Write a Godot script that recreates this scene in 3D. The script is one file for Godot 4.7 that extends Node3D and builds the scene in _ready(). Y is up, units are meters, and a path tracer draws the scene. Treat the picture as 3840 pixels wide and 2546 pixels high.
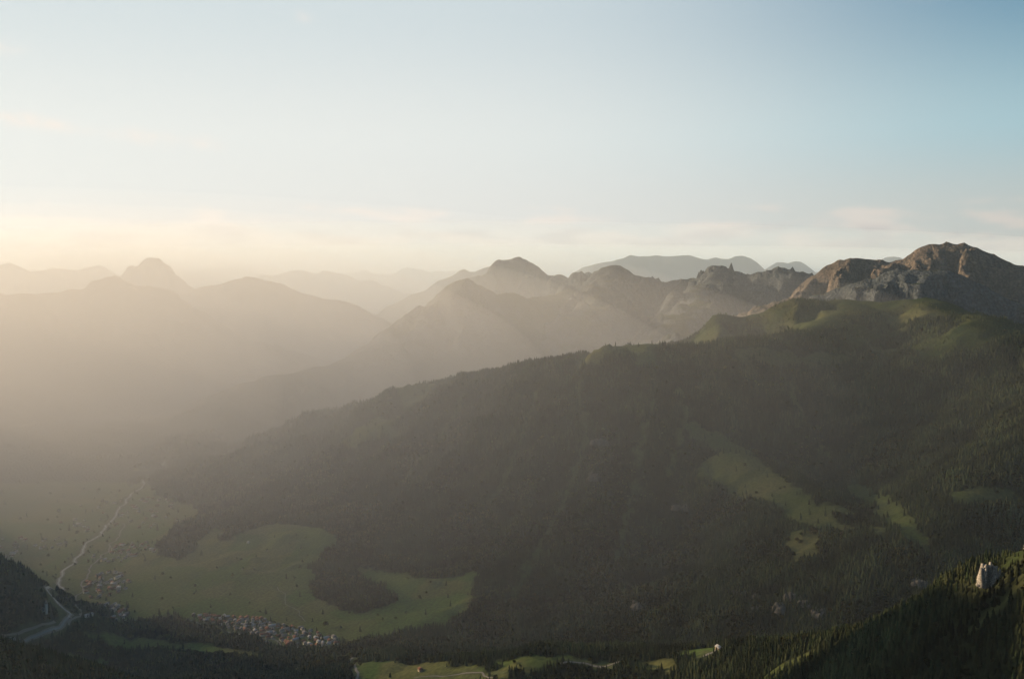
extends Node3D
# An alpine valley at evening, seen from a summit: a broad forested mountain, rocky ranges beyond it in the haze,
# a meadow valley with villages and a river. Metres; y is the height above the valley floor.

const SUN_AZIMUTH := -62.0      # degrees to the left of the view
const SUN_HEIGHT := 10.0
const NEAR_X0 := -4600.0
const NEAR_Z0 := 700.0          # rows run towards -z
const CELL := 20.0
const NX := 461
const NZ := 516
const COARSE := 40.0
const MASK := 10.0
const MX := 920
const MZ := 1030

var MEADOWS := {
	"valley": [-3693, -8240, -2751, -8538, -2389, -7834, -1591, -6178, -1836, -6006, -1958, -5978, -1535, -5156, -1414, -4744, -1264, -4651, -1120, -4729, -1013, -4712, -797, -4531, -855, -4224, -803, -3919, -698, -3766, -568, -3676, -455, -3742, -441, -3835, -609, -4065, -670, -4227, -550, -4154, -315, -3947, -151, -3937, -157, -3677, -188, -3495, -381, -3439, -555, -3304, -589, -3247, -828, -3349, -1082, -3611, -1302, -3698, -1470, -3340, -1470, -3200, -1480, -3120, -1600, -3030, -2100, -2860, -2200, -2960, -1720, -3080, -1500, -3330, -1640, -3520, -1800, -3640, -2200, -4000, -2900, -4500, -4300, -7600],
	"strip1": [-1420, -3210, -1273, -3399, -1055, -3389, -831, -3245, -795, -3192, -1009, -3268, -1172, -3330, -1327, -3239],
	"strip2": [-1418, -3112, -1292, -3167, -1281, -3139, -1380, -3060],
	"low": [-457, -2884, -183, -2674, -59, -2499, -18, -2430, -13, -2390, -437, -2675],
	"hillock": [-48, -2550, 41, -2480, 146, -2446, 194, -2412, 248, -2367, 136, -2416, 59, -2409, 28, -2410, -19, -2440, -27, -2490],
	"m5": [296, -2331, 335, -2316, 374, -2259, 368, -2220, 312, -2279],
	"m6": [374, -2310, 450, -2290, 489, -2217, 461, -2202, 427, -2209, 395, -2276],
	"m7": [498, -1947, 529, -1949, 556, -1932, 581, -1851, 559, -1858, 526, -1878],
	"m8": [-1060, -5758, -1000, -5871, -858, -5951, -702, -5942, -583, -5868, -690, -5725, -560, -5522, -729, -5574, -884, -5596],
	"m8b": [-771, -6395, -484, -6243, -523, -6014, -666, -6014],
	"m9": [307, -5339, 386, -5322, 494, -5362, 578, -5429, 772, -5279, 707, -5174, 653, -5157, 639, -5259, 484, -5251, 378, -5222],
	"m10": [1158, -5233, 1408, -5296, 1568, -5345, 1772, -5355, 1804, -5302, 1587, -5235, 1278, -5164, 1138, -5136],
	"m10b": [1877, -5456, 2085, -5380, 2011, -5259, 1881, -5391],
	"m11": [802, -4795, 983, -4697, 1069, -4528, 1101, -4242, 1137, -4006, 1162, -3719, 1177, -3574, 1226, -3352, 1217, -3188, 1195, -3363, 1062, -3621, 1023, -3873, 951, -4091, 803, -4459, 886, -4492, 973, -4486, 853, -4636],
	"m12": [1413, -4243, 1510, -4153, 1428, -3754, 1347, -3311, 1270, -3033, 1267, -3286, 1359, -3779],
	"m13": [1173, -3762, 1247, -3738, 1253, -3594, 1178, -3635],
	"m14": [1509, -3459, 1725, -3420, 1694, -3357, 1502, -3354],
	"m15": [1004, -3613, 1090, -3515, 1014, -3266, 939, -3278],
	"m16": [606, -1262, 640, -1262, 650, -1240, 612, -1246],
	"m17": [-39, -3600, 41, -3830, 98, -4039, 119, -4018, 72, -3819, -10, -3590],
	"m18": [1079, -6339, 1188, -6207, 1271, -6130, 1354, -6061, 1127, -5434, 1005, -5397],
	"m19": [1543, -5922, 1719, -5936, 1875, -5983, 1943, -5856, 1795, -5631, 1576, -5488],
	"m20": [2126, -5803, 2257, -5667, 2346, -5522, 2241, -5512, 2122, -5666],
	"far1": [-3103, -7156, -2963, -7914, -2379, -7669, -1780, -6521, -2006, -6456, -2291, -6477, -2651, -6597],
	"crest_pasture": [370, -5660, 560, -5630, 800, -5560, 830, -5380, 640, -5240, 430, -5220, 330, -5400],
}
var WOODS := {
	"f1": [-1452, -3283, -1297, -3636, -1125, -3619, -1018, -3453, -1144, -3466, -1318, -3382, -1417, -3233],
	"f3": [-1560, -3410, -1729, -3915, -1455, -3282, -1468, -3276],
	"f4": [-1374, -4630, -1314, -4679, -1244, -4646, -1284, -4573, -1338, -4558],
	"f5": [-2413, -6251, -2165, -6214, -1865, -5997, -1846, -5835, -2158, -6099, -2302, -6047],
}
var LINES := {
	"river": [-2300, -2850, -1900, -2930, -1640, -3040, -1525, -3115, -1484, -3181, -1464, -3212, -1471, -3264, -1502, -3305, -1541, -3331, -1583, -3388, -1608, -3454, -1905, -4198, -1950, -4408, -1989, -4620, -2018, -4793, -2093, -5172, -2141, -5423, -2218, -5907, -2291, -6477, -2342, -7114],
	"road1": [-2300, -2900, -1850, -3010, -1584, -3098, -1529, -3159, -1489, -3222],
	"road2": [-1448, -3230, -1459, -3324, -1440, -3538, -1272, -3676, -1116, -3590, -840, -3398, -743, -3277, -663, -3202, -582, -3116, -499, -3009, -459, -2864, -432, -2696],
	"road3": [-1459, -3324, -1708, -3870, -1804, -4210, -1874, -4581, -1993, -5115],
	"path": [-945, -3990, -851, -3765, -764, -3610],
	"track4": [118, -2417, 129, -2417, 167, -2414, 213, -2401, 248, -2367],
	"track6": [421, -2210, 441, -2217, 462, -2233],
	"track3": [-256, -2618, -143, -2556, -79, -2499, -30, -2440],
	"chute1": [329, -5139, 353, -4797, 280, -4541, 156, -4137, 41, -3810],
	"chute2": [710, -4929, 594, -4622, 507, -4290, 409, -3889],
	"chute3": [-273, -5693, -400, -5345, -528, -5052],
	"chute4": [127, -5268, 26, -4820, -109, -4529],
	"chute5": [1413, -5098, 1421, -4835, 1447, -4503],
	"chute6": [855, -5008, 810, -4731, 696, -4476],
}
# crest lines: x, height, z of each point
var RIDGES := [
	{"reach": 1700, "round": 120, "gully": 110, "at": [-1948, 58, -7139, -1431, 257, -6954, -935, 433, -6735, -495, 583, -6381, -185, 679, -6097, 124, 778, -5799, 422, 827, -5584, 562, 895, -5471, 745, 915, -5399, 882, 894, -5429, 1147, 913, -5430, 1425, 941, -5467, 1724, 1018, -5643, 2026, 1100, -5965]},
	{"reach": 2700, "round": 100, "gully": 45, "at": [1073, 841, -6411, 1173, 904, -6393, 1231, 977, -6382, 1279, 1034, -6373, 1328, 1041, -6363, 1407, 1030, -6346, 1484, 1029, -6328, 1561, 1051, -6310, 1703, 1127, -6273, 1758, 1146, -6258, 1822, 1139, -6239, 1951, 1127, -6200, 2015, 1140, -6180, 2184, 1126, -6016, 2412, 1156, -5820, 2435, 1143, -5702, 2458, 1101, -5583, 2477, 1069, -5465, 2492, 1072, -5237, 2546, 972, -4988, 2612, 837, -4497]},
	{"reach": 900, "round": 100, "gully": 35, "at": [945, 744, -5215, 970, 524, -4650, 1117, 448, -4256, 1208, 417, -3813, 1253, 385, -3375]},
	{"reach": 1500, "round": 80, "gully": 50, "at": [2489, 983, -4104, 1919, 656, -3736, 1599, 535, -3447, 1368, 450, -3221]},
	{"reach": 1000, "round": 80, "gully": 45, "at": [488, 864, -5478, 452, 579, -4980, 373, 356, -4485, 247, 183, -3992, 126, 62, -3598]},
	{"reach": 1000, "round": 80, "gully": 40, "at": [-185, 679, -6097, -477, 379, -5580, -771, 177, -5041, -993, 98, -4798]},
	{"reach": 800, "round": 60, "gully": 15, "at": [727, 992, -1138, 689, 884, -1333, 681, 861, -1392, 683, 822, -1469, 667, 751, -1564, 659, 682, -1675, 649, 599, -1839, 611, 522, -2009, 522, 446, -2189, 395, 383, -2317, 251, 334, -2437, 54, 314, -2499, -84, 252, -2599, -311, 178, -2732]},
	{"reach": 700, "round": 60, "gully": 20, "at": [-3700, 1450, -3000, -2900, 1430, -2850, -2350, 1466, -2780, -2080, 1416, -2690, -1800, 1010, -2400, -1500, 690, -2080, -1275, 550, -2033, -1153, 441, -2218, -1061, 364, -2319, -968, 287, -2413, -849, 177, -2563]},  # first points lie out of view, raised to shade the near right slope
	{"reach": 1500, "round": 40, "gully": 30, "at": [-3500, 1100, 900, -1500, 1250, 500, -300, 1180, 150, 0, 1236, 30, 250, 1150, 100, 1500, 1250, 350, 3500, 1300, 500]},
	{"reach": 420, "round": 50, "gully": 15, "at": [-2301, 600, -3372, -1999, 420, -3349, -1815, 348, -3338, -1723, 305, -3331, -1637, 226, -3262]},
	{"reach": 720, "round": 60, "gully": 60, "at": [-4600, 1450, -2200, -3700, 1430, -2750, -3050, 1390, -3050, -2760, 1380, -3300, -2600, 1260, -3430, -2500, 850, -3540]},  # spur out of view, added to keep the sun off the near slope
	{"reach": 600, "round": 60, "gully": 30, "at": [-2350, 1460, -2780, -2430, 1412, -3080, -2620, 1320, -3400]},  # unseen link between the spurs, added to close a gap of sunlight
]
var RANGES := [
	{"label": "broad hazy ridge with a small peak above the valley end", "warm": false, "stone": 1500, "reach": 2560, "round": 60, "gully": 60, "cell": 60, "jag": 24, "at": [-6550, 1151, -10647, -6016, 1090, -10957, -5672, 1111, -11139, -5390, 1107, -11278, -5125, 1108, -11401, -4913, 1156, -11494, -4807, 1198, -11498, -4690, 1280, -11486, -4577, 1302, -11471, -4494, 1271, -11443, -4380, 1217, -11427, -4277, 1193, -11386, -4095, 1190, -11333, -3917, 1163, -11277, -3788, 1102, -11202, -3448, 879, -11194, -3037, 581, -11195]},
	{"label": "steep dome-shaped peak rising from warm haze", "warm": false, "stone": 1100, "reach": 2400, "round": 20, "gully": 130, "cell": 60, "jag": 22, "at": [-6413, 988, -15203, -6116, 1242, -15324, -5966, 1348, -15383, -5879, 1478, -15417, -5754, 1463, -15464, -5708, 1569, -15481, -5609, 1635, -15517, -5471, 1608, -15566, -5362, 1547, -15604, -5289, 1473, -15629, -5257, 1386, -15640, -5170, 1279, -15669, -5059, 1167, -15705, -4950, 1117, -15740]},
	{"label": "knobbly hazy ridge right of the dome-shaped peak", "warm": false, "stone": 1350, "reach": 2400, "round": 40, "gully": 70, "cell": 70, "jag": 26, "at": [-4497, 1049, -13785, -4341, 1133, -13806, -4155, 1166, -13834, -4067, 1166, -13831, -3956, 1243, -13834, -3887, 1279, -13825, -3781, 1254, -13826, -3623, 1309, -13839, -3482, 1276, -13847, -3351, 1239, -13850, -3244, 1221, -13847, -3113, 1177, -13849, -3006, 1122, -13844, -2875, 1048, -13843, -2704, 1037, -13850, -2490, 1004, -13862, -2271, 960, -13871, -1919, 790, -13896, -1626, 604, -13905]},
	{"label": "pale far range with a pointed top beside the dome peak", "warm": false, "stone": 1200, "reach": 3520, "round": 30, "gully": 90, "cell": 120, "jag": 30, "at": [-11149, 1526, -18966, -10376, 1532, -19399, -9969, 1577, -19611, -9819, 1614, -19687, -9650, 1490, -19771, -9424, 1471, -19879, -9142, 1488, -20011, -8956, 1489, -20094, -8855, 1426, -20139, -8692, 1485, -20210, -8528, 1529, -20280, -8366, 1616, -20347, -8229, 1520, -20403, -8096, 1396, -20456, -7985, 1320, -20500, -7654, 1168, -20625]},
	{"label": "faintest range on the horizon behind the knobbly ridge", "warm": false, "stone": 1200, "reach": 5600, "round": 40, "gully": 120, "cell": 220, "jag": 50, "at": [-11526, 1377, -31987, -10787, 1531, -32243, -10377, 1533, -32378, -9677, 1638, -32594, -9060, 1683, -32771, -8486, 1537, -32924, -7887, 1381, -33073]},
	{"label": "pale flat-topped range behind the knobbly ridge", "warm": false, "stone": 1200, "reach": 3520, "round": 30, "gully": 90, "cell": 120, "jag": 30, "at": [-5781, 1279, -22262, -5608, 1374, -22306, -5143, 1410, -22418, -4808, 1476, -22492, -4573, 1465, -22541, -4402, 1411, -22575, -4262, 1483, -22602, -4060, 1448, -22639, -3850, 1448, -22675, -3746, 1358, -22693, -3541, 1292, -22726, -3140, 1274, -22785, -2725, 1099, -22838, -2306, 977, -22884]},
	{"label": "very faint low range under the horizon clouds", "warm": false, "stone": 1200, "reach": 5120, "round": 40, "gully": 120, "cell": 200, "jag": 50, "at": [-5320, 1367, -29525, -4862, 1508, -29603, -3955, 1462, -29738, -3582, 1463, -29785, -3215, 1597, -29827, -2800, 1582, -29869, -2471, 1511, -29898, -2100, 1559, -29926, -1721, 1535, -29951, -953, 1369, -29985]},
	{"label": "pale ridge behind the rounded rocky summit", "warm": false, "stone": 1200, "reach": 2720, "round": 30, "gully": 80, "cell": 90, "jag": 24, "at": [-1509, 1080, -16933, -1294, 1214, -16951, -1083, 1322, -16965, -926, 1398, -16975, -818, 1448, -16980, -684, 1385, -16986, -527, 1452, -16992, -311, 1506, -16997, -180, 1506, -16999, 45, 1452, -17000]},
	{"label": "dark squared-off rocky shoulder below the rounded summit", "warm": false, "stone": 1200, "reach": 2080, "round": 20, "gully": 110, "cell": 45, "jag": 14, "at": [-716, 1071, -10375, -663, 1179, -10379, -597, 1245, -10383, -517, 1269, -10387, -419, 1277, -10392, -355, 1220, -10394, -289, 1187, -10396, -138, 1099, -10399]},
	{"label": "grey rounded rocky summit with a long right shoulder", "warm": false, "stone": 1000, "reach": 2400, "round": 15, "gully": 170, "cell": 40, "jag": 16, "at": [-375, 1304, -13495, -246, 1378, -13445, -216, 1420, -13393, -163, 1409, -13341, -120, 1492, -13289, -77, 1533, -13237, 87, 1567, -13184, 170, 1541, -13130, 274, 1468, -13076, 393, 1374, -13020, 495, 1322, -12964, 592, 1342, -12908, 630, 1332, -12853, 688, 1297, -12797, 803, 1304, -12738, 900, 1330, -12679, 1016, 1340, -12617, 1068, 1363, -12560, 1103, 1339, -12504, 1177, 1408, -12445]},
	{"label": "long blue-grey rocky ridge with three tooth-like summits", "warm": false, "stone": 950, "reach": 2400, "round": 15, "gully": 190, "cell": 34, "jag": 10, "at": [839, 1234, -12171, 1030, 1346, -12110, 1140, 1403, -12054, 1211, 1434, -12001, 1297, 1392, -11945, 1404, 1335, -11887, 1507, 1300, -11827, 1649, 1281, -11762, 1749, 1244, -11701, 1833, 1241, -11641, 1912, 1262, -11582, 2082, 1280, -11505, 2183, 1283, -11440, 2260, 1367, -11378, 2320, 1412, -11319, 2365, 1429, -11262, 2424, 1374, -11202, 2499, 1353, -11139, 2590, 1309, -11070, 2681, 1343, -11001, 2801, 1363, -10924, 2853, 1405, -10862, 2925, 1396, -10795, 2992, 1349, -10729, 3075, 1332, -10658, 3158, 1312, -10585, 3283, 1236, -10499]},
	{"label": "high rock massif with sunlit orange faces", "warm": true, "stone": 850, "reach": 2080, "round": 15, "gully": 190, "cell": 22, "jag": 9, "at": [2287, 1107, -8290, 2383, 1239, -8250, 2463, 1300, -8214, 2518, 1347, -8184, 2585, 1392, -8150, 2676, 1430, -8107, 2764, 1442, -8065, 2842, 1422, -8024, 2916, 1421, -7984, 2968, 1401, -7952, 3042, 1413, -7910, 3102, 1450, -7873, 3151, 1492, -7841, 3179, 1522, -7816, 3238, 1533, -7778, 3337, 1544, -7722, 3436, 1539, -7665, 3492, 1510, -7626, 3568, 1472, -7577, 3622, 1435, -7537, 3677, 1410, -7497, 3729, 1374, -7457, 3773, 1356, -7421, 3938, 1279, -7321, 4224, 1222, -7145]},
	{"label": "dark craggy shoulder in front of the orange rock massif", "warm": false, "stone": 1050, "reach": 1760, "round": 15, "gully": 150, "cell": 24, "jag": 8, "at": [2049, 1068, -7215, 2143, 1140, -7174, 2222, 1163, -7135, 2321, 1209, -7090, 2437, 1243, -7036, 2533, 1276, -6988, 2586, 1309, -6955, 2641, 1338, -6920, 2693, 1332, -6885, 2745, 1321, -6850, 2835, 1326, -6800, 2929, 1327, -6745, 3059, 1259, -6672, 3231, 1139, -6576, 3320, 1103, -6516, 3530, 1004, -6390]},
	{"label": "long pale blue jagged range on the horizon", "warm": false, "stone": 1200, "reach": 3840, "round": 30, "gully": 100, "cell": 130, "jag": 30, "at": [905, 1225, -18978, 1199, 1356, -19023, 1354, 1447, -19073, 1539, 1553, -19120, 1720, 1615, -19165, 1907, 1661, -19209, 2089, 1693, -19251, 2216, 1734, -19297, 2339, 1781, -19344, 2498, 1747, -19385, 2749, 1712, -19412, 3054, 1727, -19428, 3449, 1737, -19423, 3560, 1682, -19465, 3766, 1672, -19488, 3995, 1698, -19504, 4192, 1637, -19525, 4388, 1731, -19575, 4533, 1749, -19666, 4715, 1657, -19748, 4924, 1486, -19822, 5102, 1518, -19902, 5314, 1614, -19972, 5493, 1632, -20049, 5733, 1633, -20108, 5886, 1554, -20190, 6046, 1422, -20269, 6590, 1437, -20226, 7153, 1596, -20163, 7438, 1682, -20188, 7592, 1753, -20261, 7781, 1733, -20319, 8075, 1599, -20334, 8944, 1436, -20100]},
	{"label": "long hazy wooded spur sinking into the valley", "warm": false, "stone": 1700, "reach": 1900, "round": 60, "gully": 60, "cell": 45, "jag": 14, "at": [-2761, 133, -7827, -2405, 296, -8048, -2094, 418, -8341, -1777, 475, -8721, -1451, 522, -9287, -1244, 618, -9721, -1055, 709, -10045, -883, 872, -10262, -696, 1099, -10377, -611, 1242, -10482]},
	{"label": "small wooded top in front of the rounded summit", "warm": false, "stone": 1700, "reach": 2200, "round": 80, "gully": 70, "cell": 45, "jag": 14, "at": [-1242, 488, -9721, -1110, 603, -9938, -757, 778, -10172, -402, 969, -10292, -240, 1066, -10397, -45, 1136, -10500, 122, 1060, -10699, 356, 1057, -11194, 687, 1141, -11780]},
	{"label": "blue-grey rocky buttress below the first tooth summit", "warm": false, "stone": 1000, "reach": 1500, "round": 150, "gully": 150, "cell": 45, "jag": 16, "at": [1204, 1433, -11939, 1112, 1265, -11346, 916, 1163, -10962, 902, 987, -10461, 669, 889, -10078, 687, 755, -9575]},
	{"label": "blue-grey rocky buttress below the second tooth summit", "warm": false, "stone": 1000, "reach": 1400, "round": 150, "gully": 150, "cell": 45, "jag": 16, "at": [2309, 1411, -11266, 2152, 1236, -10685, 1890, 1154, -10329, 1839, 1003, -9829, 1556, 915, -9372, 1533, 767, -8869]},
	{"label": "unseen ridge towards the sun shaped to shade the valley", "warm": false, "stone": 1400, "reach": 2100, "round": 60, "gully": 70, "cell": 90, "jag": 12, "at": [-8000, 1200, 900, -7500, 1500, -900, -6900, 1530, -2000, -6600, 1310, -2800, -6500, 1340, -3500, -6350, 1040, -4200, -6300, 1080, -4900, -6250, 880, -5600, -6300, 910, -6300, -6400, 720, -7100, -6100, 760, -7900, -6200, 620, -8700, -6600, 820, -10000]},  # out of view; crest heights set by where the low sun should fall
]
const HAZE := 0.00001
const SUN := 1.6
# linear sky colours by height in degrees, away from and towards the sun
var SKY_AWAY := [[-90.0, Vector3(0.30, 0.32, 0.33)], [0.0, Vector3(0.50, 0.50, 0.46)], [3.5, Vector3(0.48, 0.53, 0.51)], [8.0, Vector3(0.31, 0.51, 0.58)], [15.0, Vector3(0.06, 0.23, 0.37)], [35.0, Vector3(0.06, 0.17, 0.33)], [90.0, Vector3(0.06, 0.15, 0.30)]]
var SKY_TOWARD := [[-90.0, Vector3(0.30, 0.32, 0.33)], [0.0, Vector3(0.70, 0.68, 0.65)], [2.5, Vector3(0.77, 0.76, 0.735)], [8.0, Vector3(0.79, 0.81, 0.79)], [15.0, Vector3(0.645, 0.72, 0.745)], [40.0, Vector3(0.30, 0.44, 0.58)], [90.0, Vector3(0.06, 0.15, 0.30)]]
const SKY_EDGE := 76.0
const SKY_SOFT := 6.5
# azimuth, height, half length, half thickness, tilt, strength
var WISPS := [[-25.5, 8.1, 2.6, 0.35, 0.28, 0.8], [-20.0, 7.6, 1.8, 0.4, 0.1, 0.5], [-16.8, 7.4, 0.9, 0.35, 0.1, 0.5], [-11.5, 14.2, 0.5, 0.3, 0.1, 0.3], [-27.0, 11.6, 1.2, 0.35, 0.0, 0.5], [22.4, 14.8, 1.2, 0.4, 0.0, 0.35], [25.5, 4.1, 1.8, 0.2, 0.0, 0.25], [22.3, 3.3, 1.0, 0.16, 0.0, 0.2], [-40.0, 9.0, 3.5, 0.5, 0.2, 0.7], [-55.0, 12.0, 3.0, 0.5, 0.1, 0.6], [38.0, 6.0, 3.0, 0.4, 0.1, 0.4], [60.0, 9.0, 3.0, 0.5, 0.0, 0.4], [110.0, 8.0, 4.0, 0.5, 0.0, 0.4], [-120.0, 9.0, 4.0, 0.5, 0.0, 0.4], [165.0, 7.0, 4.0, 0.5, 0.0, 0.4]]
var SETTLEMENTS := [
	{"x": -809.0, "z": -3447.0, "rx": 260.0, "rz": 88.0, "turn": 0.55, "count": 84, "trees": 26, "where": "in the dense village on the meadow edge"},
	{"x": -1060.0, "z": -3610.0, "rx": 190.0, "rz": 60.0, "turn": 0.25, "count": 42, "trees": 14, "where": "along the road above the wooded bank"},
	{"x": -1520.0, "z": -3650.0, "rx": 90.0, "rz": 170.0, "turn": -0.35, "count": 34, "trees": 16, "where": "in the hamlet by the river bend"},
	{"x": -1660.0, "z": -4050.0, "rx": 90.0, "rz": 190.0, "turn": -0.35, "count": 34, "trees": 12, "where": "on the field beyond the river bend"},
	{"x": -1760.0, "z": -4500.0, "rx": 160.0, "rz": 150.0, "turn": 0.0, "count": 30, "trees": 16, "where": "beside the straight river"},
	{"x": -2330.0, "z": -4680.0, "rx": 220.0, "rz": 200.0, "turn": 0.0, "count": 34, "trees": 10, "where": "behind the wooded hill"},
	{"x": -1570.0, "z": -3110.0, "rx": 90.0, "rz": 30.0, "turn": 0.6, "count": 10, "trees": 6, "where": "below the wooded hill"},
	{"x": -2000.0, "z": -5350.0, "rx": 420.0, "rz": 420.0, "turn": 0.0, "count": 48, "trees": 18, "where": "in the hazy upper valley"},
]
var FARMS := [
	{"name": "barn", "x": -247.0, "z": -2660.0, "turn": 0.5, "w": 5.5, "l": 8.0, "h": 5.0, "g": 3.2, "wall": 2, "roof": 0, "label": "lone farmhouse on the lowest meadow below the forest", "category": "barn"},
	{"name": "barn", "x": -1200.0, "z": -4500.0, "turn": 0.2, "w": 5.0, "l": 11.0, "h": 4.5, "g": 2.6, "wall": 0, "roof": 2, "label": "pale barn at the tip of the forest on the meadow", "category": "barn"},
	{"name": "barn", "x": 470.0, "z": -2232.0, "turn": 0.3, "w": 5.5, "l": 9.0, "h": 5.0, "g": 3.0, "wall": 1, "roof": 2, "label": "brown farmhouse at the top of the small sloping clearing", "category": "barn"},
	{"name": "barn", "x": -1300.0, "z": -3092.0, "turn": 0.1, "w": 5.5, "l": 9.0, "h": 5.0, "g": 3.0, "wall": 0, "roof": 2, "label": "white farm building beside the narrow clearing in the woods", "category": "barn"},
	{"name": "church", "x": -1530.0, "z": -3225.0, "turn": 0.9, "w": 6.0, "l": 11.0, "h": 9.0, "g": 6.0, "wall": 0, "roof": 1, "tower": true, "label": "white church with a tall tower beside the river road", "category": "church"},
	{"name": "hall", "x": -1452.0, "z": -3360.0, "turn": -0.5, "w": 9.0, "l": 24.0, "h": 7.0, "g": 2.4, "wall": 0, "roof": 2, "label": "long white hall with pale roof near the river bend", "category": "hall"},
	{"name": "hall", "x": -1590.0, "z": -3990.0, "turn": 0.4, "w": 9.0, "l": 15.0, "h": 8.0, "g": 2.6, "wall": 0, "roof": 2, "label": "bright white hall at the edge of the great meadow", "category": "hall"},
]
# x, z, width, height, lift, label, group
var ROCKS := [
	[629.0, -1300.0, 26.0, 36.0, 6.0, "sunlit pale rock tower above the dark spruces", ""],
	[668.0, -1255.0, 38.4, 22.5, 6.0, "low sunlit rock half hidden on the wooded crest", ""],
	[730.0, -3218.0, 33.3, 20.4, -2.0, "pale limestone cliff in the dark lower forest", "cliffs in the lower forest"],
	[752.0, -3193.0, 28.2, 19.2, -2.0, "pale limestone cliff in the dark lower forest", "cliffs in the lower forest"],
	[775.0, -3149.0, 28.2, 20.4, -2.0, "pale limestone cliff in the dark lower forest", "cliffs in the lower forest"],
	[765.0, -3045.0, 43.5, 18.0, -2.0, "pale limestone cliff in the dark lower forest", "cliffs in the lower forest"],
	[809.0, -2993.0, 61.4, 30.0, -2.0, "pale limestone cliff in the dark lower forest", "cliffs in the lower forest"],
	[863.0, -3029.0, 58.9, 34.8, -2.0, "pale limestone cliff in the dark lower forest", "cliffs in the lower forest"],
	[911.0, -2932.0, 66.6, 28.8, -2.0, "pale limestone cliff in the dark lower forest", "cliffs in the lower forest"],
	[885.0, -2975.0, 38.4, 25.2, -2.0, "pale limestone cliff in the dark lower forest", "cliffs in the lower forest"],
	[408.0, -4692.0, 83.2, 34.5, 4.0, "pale rock slab high on the forested flank", "rock slabs on the flank"],
	[366.0, -4475.0, 76.8, 45.0, 4.0, "pale rock slab high on the forested flank", "rock slabs on the flank"],
	[721.0, -4229.0, 73.6, 33.0, 4.0, "pale rock slab high on the forested flank", "rock slabs on the flank"],
	[431.0, -3393.0, 64.0, 22.5, 3.0, "low pale rock band near the foot of the flank", ""],
	[1210.0, -2930.0, 54.4, 25.5, 3.0, "grey crag in the dark gorge", ""],
]
var TREES := [
	[47.0, -2460.0, 0, "broad dark tree on top of the round hillock", "trees on the hillock"], [86.0, -2449.0, 1, "small tree on top of the round hillock", "trees on the hillock"],
	[5.0, -2462.0, 0, "broad dark tree on top of the round hillock", "trees on the hillock"], [21.0, -2432.0, 1, "small tree on top of the round hillock", "trees on the hillock"],
	[314.0, -2299.0, 0, "large round tree on the square clearing", ""], [-607.0, -3498.0, 0, "lone leafy tree on the meadow beyond the village", ""],
	[-943.0, -3691.0, 1, "small lone tree on the meadow above the village road", ""], [-900.0, -4250.0, 0, "leafy tree at the forest edge of the great meadow", "trees at the meadow edge"],
	[-1000.0, -4450.0, 1, "leafy tree at the forest edge of the great meadow", "trees at the meadow edge"], [-620.0, -3760.0, 0, "leafy tree at the forest edge of the great meadow", "trees at the meadow edge"],
	[-350.0, -3800.0, 1, "leafy tree at the forest edge of the great meadow", "trees at the meadow edge"], [-420.0, -3560.0, 0, "leafy tree at the forest edge of the great meadow", "trees at the meadow edge"],
	[-250.0, -2780.0, 2, "dark spruce standing on the lowest meadow", "spruces on the lowest meadow"], [-120.0, -2580.0, 2, "dark spruce standing on the lowest meadow", "spruces on the lowest meadow"],
]
# banks of evening haze: middle, size, density, label, layers, colour
var BANKS := [
	[Vector3(-1500, -100, -18200), Vector3(44000, 4800, 16500), 0.00007, "pale evening haze beyond the broad mountain", 1, lin(0.70, 0.86, 1.0)],
	[Vector3(-2900, 450, -6900), Vector3(12400, 2700, 11600), 0.00034, "warm sunlit haze above the valley meadows", 6, lin(0.93, 0.925, 0.925)],
	[Vector3(0, 0, -30000), Vector3(70000, 4600, 30000), 0.000085, "pale haze among the distant ranges", 1, lin(0.70, 0.86, 1.0)],
]


var rng := RandomNumberGenerator.new()
var gully := FastNoiseLite.new()
var rough := FastNoiseLite.new()
var patchy := FastNoiseLite.new()
var wob := FastNoiseLite.new()
var crisp := FastNoiseLite.new()
var parcels := FastNoiseLite.new()
var heights := PackedFloat32Array()
var coarse := PackedFloat32Array()
var cover := PackedByteArray()
var cnx := 0
var cnz := 0
var names := {}
# results of crest()
var c_d := 0.0
var c_h := 0.0
var c_s := 0.0

# ---------------------------------------------------------------- helpers
func numbered(called: String) -> String:
	if not names.has(called):
		names[called] = 0
		return called
	names[called] += 1
	return "%s_%03d" % [called, names[called]]

func tag(o: Node, label: String, category := "", group := "", kind := "") -> void:
	o.set_meta("label", label)
	if category: o.set_meta("category", category)
	if group: o.set_meta("group", group)
	if kind: o.set_meta("kind", kind)

func put(mesh: Mesh, called: String, m: Material, parent: Node = self) -> MeshInstance3D:
	var o := MeshInstance3D.new()
	o.name = numbered(called) if parent == self else called
	o.mesh = mesh
	o.material_override = m
	parent.add_child(o, true)
	return o

func base(called: String, at: Vector3, turn := 0.0) -> Node3D:
	var o := Node3D.new()
	o.name = numbered(called)
	add_child(o, true)
	o.position = at
	o.rotation.y = turn
	return o

func lin(r: float, g: float, b: float) -> Color:
	return Color(r, g, b).linear_to_srgb()

func matt(c: Color, rough_ := 0.95) -> StandardMaterial3D:
	var m := StandardMaterial3D.new()
	m.albedo_color = c
	m.roughness = rough_
	m.metallic_specular = 0.2
	return m

func noise_set(n: FastNoiseLite, sd: int, size: float, octaves: int, ridged := false) -> void:
	n.seed = sd
	n.noise_type = FastNoiseLite.TYPE_SIMPLEX_SMOOTH
	n.frequency = 1.0 / size
	n.fractal_octaves = octaves
	n.fractal_type = FastNoiseLite.FRACTAL_RIDGED if ridged else FastNoiseLite.FRACTAL_FBM

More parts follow.
